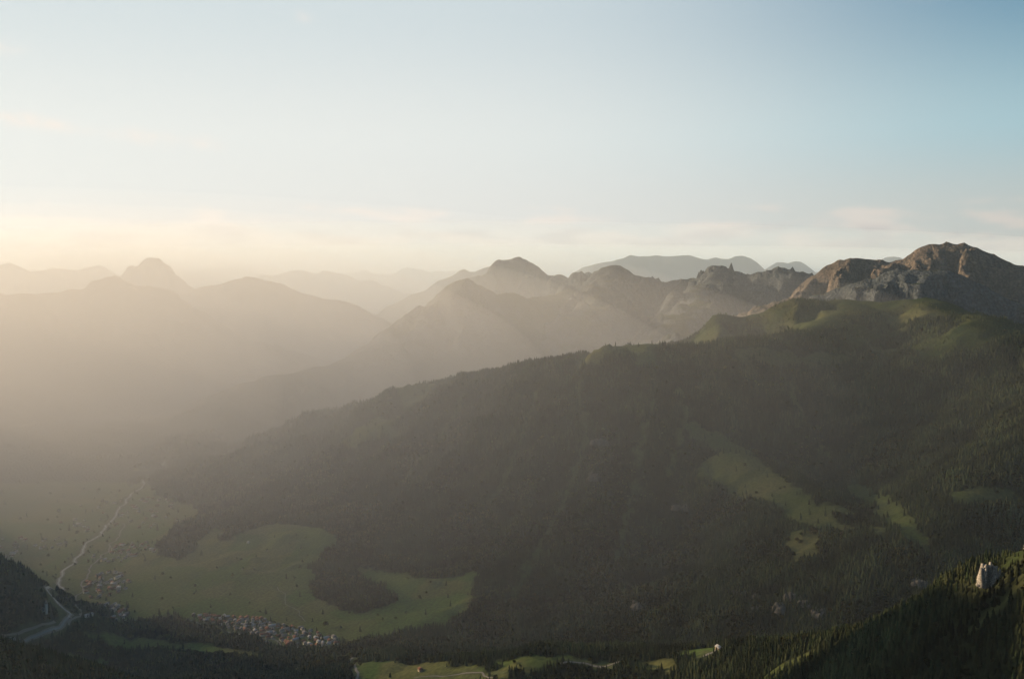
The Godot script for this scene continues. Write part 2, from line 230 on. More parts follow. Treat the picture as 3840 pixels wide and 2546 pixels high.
func grain(size_m: float, lo: float, hi: float, sd: int) -> NoiseTexture2D:
	var t := NoiseTexture2D.new()
	t.width = 512
	t.height = 512
	t.seamless = true
	var n := FastNoiseLite.new()
	n.seed = sd
	n.frequency = 0.02
	n.fractal_octaves = 5
	t.noise = n
	var g := Gradient.new()
	g.set_color(0, Color(lo, lo, lo))
	g.set_color(1, Color(hi, hi, hi))
	t.color_ramp = g
	return t

# ---------------------------------------------------------------- ridges
func prepare(list: Array) -> void:
	for r in list:
		var a: Array = r.at
		var n := a.size() / 3
		var px := PackedFloat32Array(); var py := PackedFloat32Array(); var pz := PackedFloat32Array(); var ps := PackedFloat32Array()
		var s := 0.0
		for i in n:
			px.append(a[i * 3]); py.append(a[i * 3 + 1]); pz.append(a[i * 3 + 2])
			if i > 0:
				s += Vector2(px[i] - px[i - 1], pz[i] - pz[i - 1]).length()
			ps.append(s)
		r.px = px; r.py = py; r.pz = pz; r.ps = ps; r.n = n
		r.lo = Vector2(1e9, 1e9); r.hi = Vector2(-1e9, -1e9)
		for i in n:
			r.lo = Vector2(minf(r.lo.x, px[i]), minf(r.lo.y, pz[i]))
			r.hi = Vector2(maxf(r.hi.x, px[i]), maxf(r.hi.y, pz[i]))

func crest(px: PackedFloat32Array, py: PackedFloat32Array, pz: PackedFloat32Array, ps: PackedFloat32Array, x: float, z: float) -> void:
	var best := 1e18
	for i in px.size() - 1:
		var ax := px[i]
		var az := pz[i]
		var ex := px[i + 1] - ax
		var ez := pz[i + 1] - az
		var t := clampf(((x - ax) * ex + (z - az) * ez) / (ex * ex + ez * ez), 0.0, 1.0)
		var qx := x - ax - t * ex
		var qz := z - az - t * ez
		var d := qx * qx + qz * qz
		if d < best:
			best = d
			c_h = py[i] + t * (py[i + 1] - py[i])
			c_s = ps[i] + t * (ps[i + 1] - ps[i])
	c_d = sqrt(best)

func ridge_height(r: Dictionary, x: float, z: float) -> float:
	crest(r.px, r.py, r.pz, r.ps, x, z)
	var rr: float = r.round
	var reach: float = r.reach
	var dd := sqrt(c_d * c_d + rr * rr) - rr
	# spurs and gullies run down from the crest
	var env := smoothstep(0.0, 260.0, c_d) * (1.0 - minf(c_d / reach, 1.0))
	var wx := c_s + 140.0 * wob.get_noise_2d(x, z)
	var g := gully.get_noise_2d(wx, c_d * 0.22 + float(r.n) * 700.0)
	var u := minf(dd / reach, 1.0)
	return c_h * pow(1.0 - u, 1.45) - 0.25 * maxf(dd - reach, 0.0) + float(r.gully) * env * (g * 1.5 - 0.15)

func smax(a: float, b: float, k: float) -> float:
	var h := clampf(0.5 + 0.5 * (a - b) / k, 0.0, 1.0)
	return b + (a - b) * h + k * h * (1.0 - h)

# ---------------------------------------------------------------- near terrain
func build_heights() -> void:
	cnx = int((NX - 1) * CELL / COARSE) + 2
	cnz = int((NZ - 1) * CELL / COARSE) + 2
	coarse.resize(cnx * cnz)
	for j in cnz:
		var z := NEAR_Z0 - j * COARSE
		for i in cnx:
			var x := NEAR_X0 + i * COARSE
			var h := 0.0
			for r in RIDGES:
				var reach: float = r.reach + 150.0
				if x < r.lo.x - reach or x > r.hi.x + reach or z < r.lo.y - reach or z > r.hi.y + reach:
					continue
				var v := ridge_height(r, x, z)
				if v > h - 36.0:
					h = smax(v, h, 36.0)
			coarse[j * cnx + i] = h
	heights.resize(NX * NZ)
	for j in NZ:
		var z := NEAR_Z0 - j * CELL
		for i in NX:
			var x := NEAR_X0 + i * CELL
			var h := coarse_at(x, z)
			var steep := clampf(h / 60.0, 0.06, 1.0)
			heights[j * NX + i] = h + steep * 9.0 * rough.get_noise_2d(x, z) + 1.5 * wob.get_noise_2d(x * 3.0, z * 3.0)

func coarse_at(x: float, z: float) -> float:
	var fx := clampf((x - NEAR_X0) / COARSE, 0.0, cnx - 1.01)
	var fz := clampf((NEAR_Z0 - z) / COARSE, 0.0, cnz - 1.01)
	var i := int(fx)
	var j := int(fz)
	fx -= i
	fz -= j
	var k := j * cnx + i
	return lerpf(lerpf(coarse[k], coarse[k + 1], fx), lerpf(coarse[k + cnx], coarse[k + cnx + 1], fx), fz)

func ground(x: float, z: float) -> float:
	var fx := clampf((x - NEAR_X0) / CELL, 0.0, NX - 1.01)
	var fz := clampf((NEAR_Z0 - z) / CELL, 0.0, NZ - 1.01)
	var i := int(fx)
	var j := int(fz)
	fx -= i
	fz -= j
	var k := j * NX + i
	# the two triangles of a cell, as they are drawn
	if fx + fz <= 1.0:
		return heights[k] + (heights[k + 1] - heights[k]) * fx + (heights[k + NX] - heights[k]) * fz
	var d := heights[k + NX + 1]
	return d + (heights[k + NX] - d) * (1.0 - fx) + (heights[k + 1] - d) * (1.0 - fz)

func slope_at(x: float, z: float) -> float:
	return Vector2(ground(x + 20, z) - ground(x - 20, z), ground(x, z + 20) - ground(x, z - 20)).length() / 40.0

func fill(flat: Array, value: int) -> void:
	var n := flat.size() / 2
	var lo := 1e9
	var hi := -1e9
	for i in n:
		lo = minf(lo, flat[i * 2 + 1]); hi = maxf(hi, flat[i * 2 + 1])
	var j0 := maxi(0, int((NEAR_Z0 - hi) / MASK))
	var j1 := mini(MZ - 1, int((NEAR_Z0 - lo) / MASK) + 1)
	for j in range(j0, j1 + 1):
		var z := NEAR_Z0 - (j + 0.5) * MASK
		var xs: Array[float] = []
		for i in n:
			var az: float = flat[i * 2 + 1]
			var bz: float = flat[((i + 1) % n) * 2 + 1]
			if (az <= z) != (bz <= z):
				xs.append(lerpf(flat[i * 2], flat[((i + 1) % n) * 2], (z - az) / (bz - az)))
		xs.sort()
		for q in range(0, xs.size() - 1, 2):
			for i in range(clampi(int((xs[q] - NEAR_X0) / MASK), 0, MX), clampi(int((xs[q + 1] - NEAR_X0) / MASK) + 1, 0, MX)):
				cover[j * MX + i] = value

func smooth_line(flat: Array, step: float) -> PackedVector2Array:
	var c := Curve2D.new()
	var n := flat.size() / 2
	for i in n:
		var p := Vector2(flat[i * 2], flat[i * 2 + 1])
		var a := Vector2(flat[maxi(i - 1, 0) * 2], flat[maxi(i - 1, 0) * 2 + 1])
		var b := Vector2(flat[mini(i + 1, n - 1) * 2], flat[mini(i + 1, n - 1) * 2 + 1])
		var t := (b - a).normalized() * minf((p - a).length(), (b - p).length()) * 0.33 if i > 0 and i < n - 1 else Vector2.ZERO
		c.add_point(p, -t, t)
	c.bake_interval = step
	return c.get_baked_points()

func build_cover() -> void:
	cover.resize(MX * MZ)
	for k in MEADOWS:
		fill(MEADOWS[k], 1 if k in ["valley", "strip1", "strip2", "low", "hillock", "m5", "m6", "far1"] else 3)
	for k in WOODS:
		fill(WOODS[k], 0)
	for j in MZ:   # the foot of the hills on the sun's side is wooded
		for i in range(0, int((-1450.0 - NEAR_X0) / MASK)):
			if cover[j * MX + i] == 1 and coarse_at(NEAR_X0 + i * MASK, NEAR_Z0 - j * MASK) > 32.0:
				cover[j * MX + i] = 0
	for k in LINES:
		var w := 16.0 if k == "river" else 9.0 if k.begins_with("chute") else 6.0
		for p in smooth_line(LINES[k], 8.0):
			for oy in [-w, 0.0, w]:
				for ox in [-w, 0.0, w]:
					var i := int((p.x + ox - NEAR_X0) / MASK)
					var j := int((NEAR_Z0 - p.y - oy) / MASK)
					if i >= 0 and j >= 0 and i < MX and j < MZ:
						cover[j * MX + i] = 3 if k.begins_with("chute") else 2

func cover_at(x: float, z: float) -> int:
	var wx := x + 30.0 * wob.get_noise_2d(x * 2.6, z * 2.6) + 9.0 * rough.get_noise_2d(x * 3.0, z * 3.0)
	var wz := z + 30.0 * wob.get_noise_2d(x * 2.6 + 5000.0, z * 2.6) + 9.0 * rough.get_noise_2d(x * 3.0 + 900.0, z * 3.0)
	var i := int((wx - NEAR_X0) / MASK)
	var j := int((NEAR_Z0 - wz) / MASK)
	if i < 0 or j < 0 or i >= MX or j >= MZ:
		return 0
	return cover[j * MX + i]

func sheet(nx: int, nz: int, x0: float, z0: float, cell: float, hs: PackedFloat32Array, cs: PackedColorArray, floor_y: float) -> ArrayMesh:
	var v := PackedVector3Array()
	var nn := PackedVector3Array()
	v.resize(nx * nz)
	nn.resize(nx * nz)
	for j in nz:
		for i in nx:
			var k := j * nx + i
			v[k] = Vector3(x0 + i * cell, hs[k], z0 - j * cell)
			var l := hs[k - 1] if i > 0 else hs[k]
			var r := hs[k + 1] if i < nx - 1 else hs[k]
			var a := hs[k - nx] if j > 0 else hs[k]
			var b := hs[k + nx] if j < nz - 1 else hs[k]
			nn[k] = Vector3(l - r, 2.0 * cell, b - a).normalized()
	var idx := PackedInt32Array()
	idx.resize((nx - 1) * (nz - 1) * 6)
	var q := 0
	for j in nz - 1:
		for i in nx - 1:
			var k := j * nx + i
			if hs[k] < floor_y and hs[k + 1] < floor_y and hs[k + nx] < floor_y and hs[k + nx + 1] < floor_y:
				continue
			idx[q] = k; idx[q + 1] = k + nx; idx[q + 2] = k + 1
			idx[q + 3] = k + 1; idx[q + 4] = k + nx; idx[q + 5] = k + nx + 1
			q += 6
	idx.resize(q)
	var arrays := []
	arrays.resize(Mesh.ARRAY_MAX)
	arrays[Mesh.ARRAY_VERTEX] = v
	arrays[Mesh.ARRAY_NORMAL] = nn
	arrays[Mesh.ARRAY_COLOR] = cs
	arrays[Mesh.ARRAY_INDEX] = idx
	var m := ArrayMesh.new()
	m.add_surface_from_arrays(Mesh.PRIMITIVE_TRIANGLES, arrays)
	return m

func earth_material(size_m: float, sd: int) -> StandardMaterial3D:
	var m := StandardMaterial3D.new()
	m.vertex_color_use_as_albedo = true
	m.roughness = 1.0
	m.metallic_specular = 0.05
	m.albedo_texture = grain(size_m, 0.62, 1.0, sd)
	m.uv1_triplanar = true
	m.uv1_world_triplanar = true
	m.uv1_scale = Vector3.ONE / size_m
	return m

func build_near() -> void:
	var cs := PackedColorArray()
	cs.resize(NX * NZ)
	for j in NZ:
		var z := NEAR_Z0 - j * CELL
		for i in NX:
			var x := NEAR_X0 + i * CELL
			var h := heights[j * NX + i]
			var p := patchy.get_noise_2d(x, z)
			var c := Color(0.030, 0.032, 0.017)
			var k := cover_at(x, z)
			if k == 3:
				c = Color(0.064, 0.082, 0.030).lerp(Color(0.096, 0.096, 0.040), clampf(0.5 + p * 1.2, 0.0, 1.0)) if h < 740.0 or x < 900.0 else Color(0.056, 0.068, 0.028).lerp(Color(0.080, 0.080, 0.036), clampf(0.5 + p * 1.2, 0.0, 1.0))
			elif k == 1:
				c = Color(0.088, 0.128, 0.036).lerp(Color(0.138, 0.138, 0.052), clampf(0.5 + p * 0.6 + 0.8 * parcels.get_noise_2d(x, z), 0.0, 1.0))
			elif k == 2:
				c = Color(0.10, 0.11, 0.05)
			elif h > 960.0 + 260.0 * p:
				c = Color(0.030, 0.043, 0.017).lerp(Color(0.058, 0.058, 0.026), clampf(0.5 + p, 0.0, 1.0))
			cs[j * NX + i] = c
	var m := sheet(NX, NZ, NEAR_X0, NEAR_Z0, CELL, heights, cs, -1e9)
	var o := put(m, "terrain", earth_material(170.0, 3))
	tag(o, "broad forested mountain and green valley floor below the viewpoint", "", "", "structure")

# ---------------------------------------------------------------- ranges beyond
func build_range(r: Dictionary, label: String) -> void:
	var cell: float = r.cell
	var reach: float = r.reach
	var x0: float = r.lo.x - reach
	var z0: float = r.hi.y + reach
	var nx := int((r.hi.x + reach - x0) / cell) + 2
	var nz := int((z0 - (r.lo.y - reach * 0.75)) / cell) + 2
	var hs := PackedFloat32Array()
	var cs := PackedColorArray()
	hs.resize(nx * nz)
	cs.resize(nx * nz)
	var jag: float = r.jag
	var jag_scale := 26.0 / cell
	for j in nz:
		var z := z0 - j * cell
		for i in nx:
			var x := x0 + i * cell
			var h := ridge_height(r, x, z)
			var up := smoothstep(250.0, 800.0, h)
			var sharp := float(r.stone) < 1180.0
			h += jag * up * (2.6 * rough.get_noise_2d(x * jag_scale, z * jag_scale) + 0.3)
			h += (4.2 if sharp else 1.6) * jag * up * crisp.get_noise_2d(c_s * 1.5 + 0.25 * c_d, c_d * 0.55) * smoothstep(-15.0, 240.0, c_d)
			hs[j * nx + i] = h
	for j in nz:
		var z := z0 - j * cell
		for i in nx:
			var x := x0 + i * cell
			var k := j * nx + i
			var h := hs[k]
			var sl := 0.0
			if i > 0 and i < nx - 1 and j > 0 and j < nz - 1:
				sl = Vector2(hs[k + 1] - hs[k - 1], hs[k + nx] - hs[k - nx]).length() / (2.0 * cell)
			var p := patchy.get_noise_2d(x, z)
			var q := rough.get_noise_2d(x * 1.7, z * 1.7)
			var green := Color(0.045, 0.060, 0.024).lerp(Color(0.085, 0.082, 0.036), clampf(0.5 + p, 0.0, 1.0))
			var wood := Color(0.022, 0.028, 0.015)
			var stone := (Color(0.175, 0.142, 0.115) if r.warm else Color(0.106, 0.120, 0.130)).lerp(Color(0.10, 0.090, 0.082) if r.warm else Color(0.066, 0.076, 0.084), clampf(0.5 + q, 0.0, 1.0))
			var c := wood.lerp(green, smoothstep(-60.0, 60.0, h - 780.0 - 220.0 * p))
			var rocky := smoothstep(0.42, 0.62, sl + 0.16 * q + (h - float(r.stone)) * 0.0009)
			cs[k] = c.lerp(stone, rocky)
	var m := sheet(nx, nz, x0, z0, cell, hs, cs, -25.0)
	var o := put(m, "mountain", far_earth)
	tag(o, label, "", "", "structure")

var far_earth: StandardMaterial3D

# ---------------------------------------------------------------- trees
func cone_tree(layers: int, sides: int, sd: int) -> ArrayMesh:
	# spruce of height 1 and width about 0.34, drooping ragged tiers
	rng.seed = sd
	var st := SurfaceTool.new()
	st.begin(Mesh.PRIMITIVE_TRIANGLES)
	for l in layers:
		var t := float(l) / layers
		var y0 := lerpf(0.10, 0.80, t)
		var y1 := minf(y0 + 1.55 / layers, 1.0) if l < layers - 1 else 1.0
		var rad := lerpf(0.19, 0.05, pow(t, 0.9))
		var off := Vector3(rng.randf_range(-0.012, 0.012), 0, rng.randf_range(-0.012, 0.012))
		var ring: Array[Vector3] = []
		for s in sides:
			var a := TAU * (s + rng.randf_range(-0.3, 0.3)) / sides
			var r := rad * rng.randf_range(0.62, 1.15)
			ring.append(off + Vector3(cos(a) * r, y0 + rng.randf_range(-0.035, 0.03), sin(a) * r))
		for s in sides:
			var a: Vector3 = ring[s]
			var b: Vector3 = ring[(s + 1) % sides]
			st.add_vertex(Vector3(off.x, y1, off.z)); st.add_vertex(a); st.add_vertex(b)
	st.generate_normals()
	return st.commit()

func leaf_ball(count: int, sd: int, leaf: float) -> ArrayMesh:
	# a broadleaf crown of height 1: leaf clumps spread through a lobed volume
	rng.seed = sd
	var st := SurfaceTool.new()
	st.begin(Mesh.PRIMITIVE_TRIANGLES)
	var lobes: Array = []
	for i in 6:
		lobes.append([Vector3(rng.randf_range(-0.2, 0.2), rng.randf_range(0.42, 0.78), rng.randf_range(-0.2, 0.2)), rng.randf_range(0.16, 0.25)])
	for i in count:
		var lobe: Array = lobes[i % 6]
		var dir := Vector3(rng.randfn(), rng.randfn(), rng.randfn()).normalized()
		var p: Vector3 = lobe[0] + dir * float(lobe[1]) * pow(rng.randf(), 0.25)
		var u := dir.cross(Vector3(rng.randfn(), rng.randfn(), rng.randfn())).normalized()
		var w := dir.cross(u)
		var s := leaf * rng.randf_range(0.6, 1.3)
		st.set_normal((dir + Vector3(rng.randfn(), rng.randfn(), rng.randfn()) * 0.25).normalized())
		st.add_vertex(p + u * s); st.add_vertex(p - u * s * 0.6 + w * s * 0.8); st.add_vertex(p - u * s * 0.5 - w * s * 0.8 + dir * s * 0.4)
	return st.commit()

func build_forest() -> void:
	var bins := {}
	rng.seed = 77
	var z := -1050.0
	while z > -9500.0:
		var step := 7.5 if z > -2900.0 else 9.5 if z > -4700.0 else 12.0 if z > -6600.0 else 15.0
		var half := 0.56 * -z + 120.0
		var x := -half
		while x < half:
			var tx := x + rng.randf_range(-0.5, 0.5) * step
			var tz := z + rng.randf_range(-0.5, 0.5) * step
			x += step
			if tx < NEAR_X0 + 50.0 or tx > -NEAR_X0 - 50.0:
				continue
			var k := cover_at(tx, tz)
			if k == 2 or (k == 1 and rng.randf() > 0.004) or (k == 3 and rng.randf() > 0.022):
				continue
			var h := ground(tx, tz)
			var p := patchy.get_noise_2d(tx, tz)
			var high := h - 960.0 - 260.0 * p
			if high > 0.0 and rng.randf() < 0.45 + high * 0.003:
				continue
			if rng.randf() < 0.06:
				continue
			var stand := patchy.get_noise_2d(tx * 1.9 + 3000.0, tz * 1.9)
			var size := step * rng.randf_range(1.6, 3.3) * (1.0 + 0.25 * stand) * (0.5 if high > 0.0 else 0.75 if high > -60.0 else 1.0)
			var leafy := rng.randf() < clampf(0.40 - h / 1100.0 + p * 0.9, 0.03, 0.75)
			var wide := 1.0
			if leafy:
				size *= 0.62
				wide = rng.randf_range(1.1, 1.5)
			else:
				wide = rng.randf_range(0.85, 1.45)
			var key := ("near" if z > -2900.0 else "main" if z > -7300.0 else "far")
			if tx < -1350.0 and z < -2900.0 and z > -4200.0 and h > 20.0: key = "hill"
			key += "_leafy" if leafy else "_spruce%d" % rng.randi_range(0, 2)
			if not bins.has(key): bins[key] = PackedFloat32Array()
			var a := rng.randf() * TAU
			var c := cos(a) * size * wide
			var s := sin(a) * size * wide
			var shade := rng.randf_range(0.65, 1.35) * (1.0 + 1.3 * stand)
			var tone := rng.randf()
			var col := Color(0.016, 0.024, 0.011).lerp(Color(0.030, 0.032, 0.014), tone) * shade
			if leafy: col = Color(0.056, 0.076, 0.024).lerp(Color(0.088, 0.080, 0.034), tone) * shade
			bins[key].append_array(PackedFloat32Array([c, 0.0, s, tx, 0.0, size, 0.0, h - size * 0.07, -s, 0.0, c, tz, col.r, col.g, col.b, 1.0]))
		z -= step
	var leafm := StandardMaterial3D.new()
	leafm.vertex_color_use_as_albedo = true
	leafm.roughness = 1.0
	leafm.metallic_specular = 0.05
	var total := 0
	var what := {"near": "on the close slope at the foot of the viewpoint", "main": "covering the broad mountain flank", "hill": "on the low hill beside the river bend", "far": "on the hazy spur behind the broad mountain"}
	for key in bins:
		total += bins[key].size() / 16
		var zone: String = key.get_slice("_", 0)
		var fine := zone == "near"
		var mesh: Mesh
		if key.ends_with("leafy"):
			mesh = leaf_ball(150 if fine else 70, 31, 0.10 if fine else 0.14)
		else:
			mesh = cone_tree(6 if fine else 4, 9 if fine else 7, 11 + int(key.right(1)))
		var mm := MultiMesh.new()
		mm.transform_format = MultiMesh.TRANSFORM_3D
		mm.use_colors = true
		mm.mesh = mesh
		mm.instance_count = bins[key].size() / 16
		mm.buffer = bins[key]
		var o := MultiMeshInstance3D.new()
		o.name = numbered("broadleaf_wood" if key.ends_with("leafy") else "spruce_forest")
		o.multimesh = mm
		o.material_override = leafm
		add_child(o, true)
		var kind := "mixed broadleaf trees" if key.ends_with("leafy") else "dense dark spruce forest" if key.ends_with("0") else "tall narrow spruces mixed in the forest" if key.ends_with("1") else "ragged broad spruces mixed in the forest"
		tag(o, kind + " " + what[zone], "forest", "", "stuff")
	print("trees ", total)

# ---------------------------------------------------------------- roads, river, houses, rocks, single trees
func ribbon(flat: Array, width: float, lift: float) -> ArrayMesh:
	var pts := smooth_line(flat, 12.0)
	for i in pts.size():   # nothing in the valley runs quite straight
		pts[i] += Vector2(wob.get_noise_2d(pts[i].x * 1.5, pts[i].y * 1.5), wob.get_noise_2d(pts[i].x * 1.5 + 700.0, pts[i].y * 1.5)) * 26.0
	var st := SurfaceTool.new()
	st.begin(Mesh.PRIMITIVE_TRIANGLES)
	var rows: Array = []
	for i in pts.size():
		var a := pts[maxi(i - 1, 0)]
		var b := pts[mini(i + 1, pts.size() - 1)]
		var side := (b - a).normalized().orthogonal()
		var w := width * (0.5 + 0.14 * wob.get_noise_2d(pts[i].x * 6.0, pts[i].y * 6.0))
		var row: Array[Vector3] = []
		for k in 4:
			var p := pts[i] + side * w * (k / 1.5 - 1.0)
			row.append(Vector3(p.x, ground(p.x, p.y) + lift, p.y))
		rows.append(row)
	for i in rows.size() - 1:
		for k in 3:
			var a: Vector3 = rows[i][k]; var b: Vector3 = rows[i][k + 1]; var c: Vector3 = rows[i + 1][k]; var d: Vector3 = rows[i + 1][k + 1]
			for p in [a, b, c, b, d, c]:
				st.add_vertex(p)
	st.generate_normals()
	return st.commit()

func wall_mesh(w: float, l: float, h: float, g: float) -> ArrayMesh:
	# four walls with gables at the ends of l
	var st := SurfaceTool.new()
	st.begin(Mesh.PRIMITIVE_TRIANGLES)
	var a := Vector3(-w, -3, -l); var b := Vector3(w, -3, -l); var c := Vector3(w, -3, l); var d := Vector3(-w, -3, l)
	var up := Vector3(0, h + 3, 0)
	for q in [[a, b], [b, c], [c, d], [d, a]]:
		var p: Vector3 = q[0]; var r: Vector3 = q[1]
		for v in [p, p + up, r + up, p, r + up, r]:
			st.add_vertex(v)
	for s in [-1.0, 1.0]:
		var e0 := Vector3(-w * s, h, l * s); var e1 := Vector3(w * s, h, l * s); var tp := Vector3(0, h + g, l * s)
		for v in [e0, tp, e1]:
			st.add_vertex(v)
	st.generate_normals()
	return st.commit()

func roof_mesh(w: float, l: float, h: float, g: float) -> ArrayMesh:
	var st := SurfaceTool.new()
	st.begin(Mesh.PRIMITIVE_TRIANGLES)
	var o := 1.0
	var ew := w + o
	var drop := g * o / w
	for s in [-1.0, 1.0]:
		var lo0 := Vector3(ew * s, h - drop + 0.15, -l - o); var lo1 := Vector3(ew * s, h - drop + 0.15, l + o)
		var hi0 := Vector3(0, h + g + 0.15, -l - o); var hi1 := Vector3(0, h + g + 0.15, l + o)
		var th := Vector3(0, 0.35, 0)
		for q in [[lo0 + th, hi0 + th, hi1 + th, lo1 + th], [lo0, lo1, hi1, hi0], [lo0, lo0 + th, lo1 + th, lo1], [lo0, hi0, hi0 + th, lo0 + th], [lo1, lo1 + th, hi1 + th, hi1]]:
			for v in ([q[0], q[1], q[2], q[0], q[2], q[3]] if s < 0 else [q[0], q[2], q[1], q[0], q[3], q[2]]):
				st.add_vertex(v)
	st.generate_normals()
	return st.commit()

func box_mesh(size: Vector3, at: Vector3) -> ArrayMesh:
	var st := SurfaceTool.new()
	var b := BoxMesh.new()
	b.size = size
	st.append_from(b, 0, Transform3D(Basis(), at))
	return st.commit()

func spire_mesh(w: float, y: float, h: float) -> ArrayMesh:
	var st := SurfaceTool.new()
	st.begin(Mesh.PRIMITIVE_TRIANGLES)
	var r := [Vector3(-w, y, -w), Vector3(w, y, -w), Vector3(w, y, w), Vector3(-w, y, w)]
	for i in 4:
		for v in [r[i], Vector3(0, y + h, 0), r[(i + 1) % 4]]:
			st.add_vertex(v)
	st.generate_normals()
	return st.commit()

func crag(size: Vector3, sd: int) -> ArrayMesh:
	# a broken limestone face: leaning, ragged pillars and ledges grown together
	rng.seed = sd
	var st := SurfaceTool.new()
	st.begin(Mesh.PRIMITIVE_TRIANGLES)
	for c in 16:
		var off := Vector3(rng.randf_range(-0.42, 0.42) * size.x, 0, rng.randf_range(-0.3, 0.3) * size.z)
		var tall := size.y * rng.randf_range(0.5, 1.0) * (1.0 - 0.6 * absf(off.x) / size.x)
		var rad := size.x * rng.randf_range(0.10, 0.21)
		var lean := Vector3(rng.randf_range(-0.12, 0.12), 0, rng.randf_range(-0.12, 0.12))
		var sides := 7
		var levels := 6
		var rings: Array = []
		for l in levels + 1:
			var v := float(l) / levels
			var ring: Array[Vector3] = []
			var r := rad * lerpf(1.25, 0.45, v * v) * rng.randf_range(0.82, 1.15)
			for s in sides:
				var a := TAU * (s + rng.randf_range(-0.22, 0.22)) / sides
				var k := r * rng.randf_range(0.72, 1.2)
				ring.append(off + lean * tall * v + Vector3(cos(a) * k, (v - 0.2 + rng.randf_range(-0.05, 0.05)) * tall, sin(a) * k))
			rings.append(ring)
		var tip := off + lean * tall + Vector3(0, tall * 0.83, 0)
		for l in levels:
			for s in sides:
				var p: Vector3 = rings[l][s]; var q: Vector3 = rings[l][(s + 1) % sides]; var u: Vector3 = rings[l + 1][s]; var w: Vector3 = rings[l + 1][(s + 1) % sides]
				for x in [p, q, u, q, w, u]:
					st.add_vertex(x)
		for s in sides:
			for x in [rings[levels][s], rings[levels][(s + 1) % sides], tip]:
				st.add_vertex(x)
	st.generate_normals()
	return st.commit()

func trunk_mesh(h: float, r: float) -> ArrayMesh:
	var st := SurfaceTool.new()
	var c := CylinderMesh.new()
	c.top_radius = r * 0.35
	c.bottom_radius = r
	c.height = h
	c.radial_segments = 7
	c.rings = 1
	st.append_from(c, 0, Transform3D(Basis(), Vector3(0, h * 0.5 - 0.6, 0)))
	for k in 4:   # limbs
		var l := CylinderMesh.new()
		l.top_radius = r * 0.1
		l.bottom_radius = r * 0.35
		l.height = h * 0.45
		l.radial_segments = 5
		l.rings = 1
		var b := Basis(Vector3(0, 1, 0), k * 1.7) * Basis(Vector3(0, 0, 1), 0.75)
		st.append_from(l, 0, Transform3D(b, Vector3(0, h * (0.5 + 0.09 * k), 0) + b * Vector3(0, h * 0.2, 0)))
	return st.commit()

func scaled(m: Mesh, s: Vector3) -> ArrayMesh:
	var st := SurfaceTool.new()
	st.append_from(m, 0, Transform3D(Basis.from_scale(s), Vector3.ZERO))
	return st.commit()

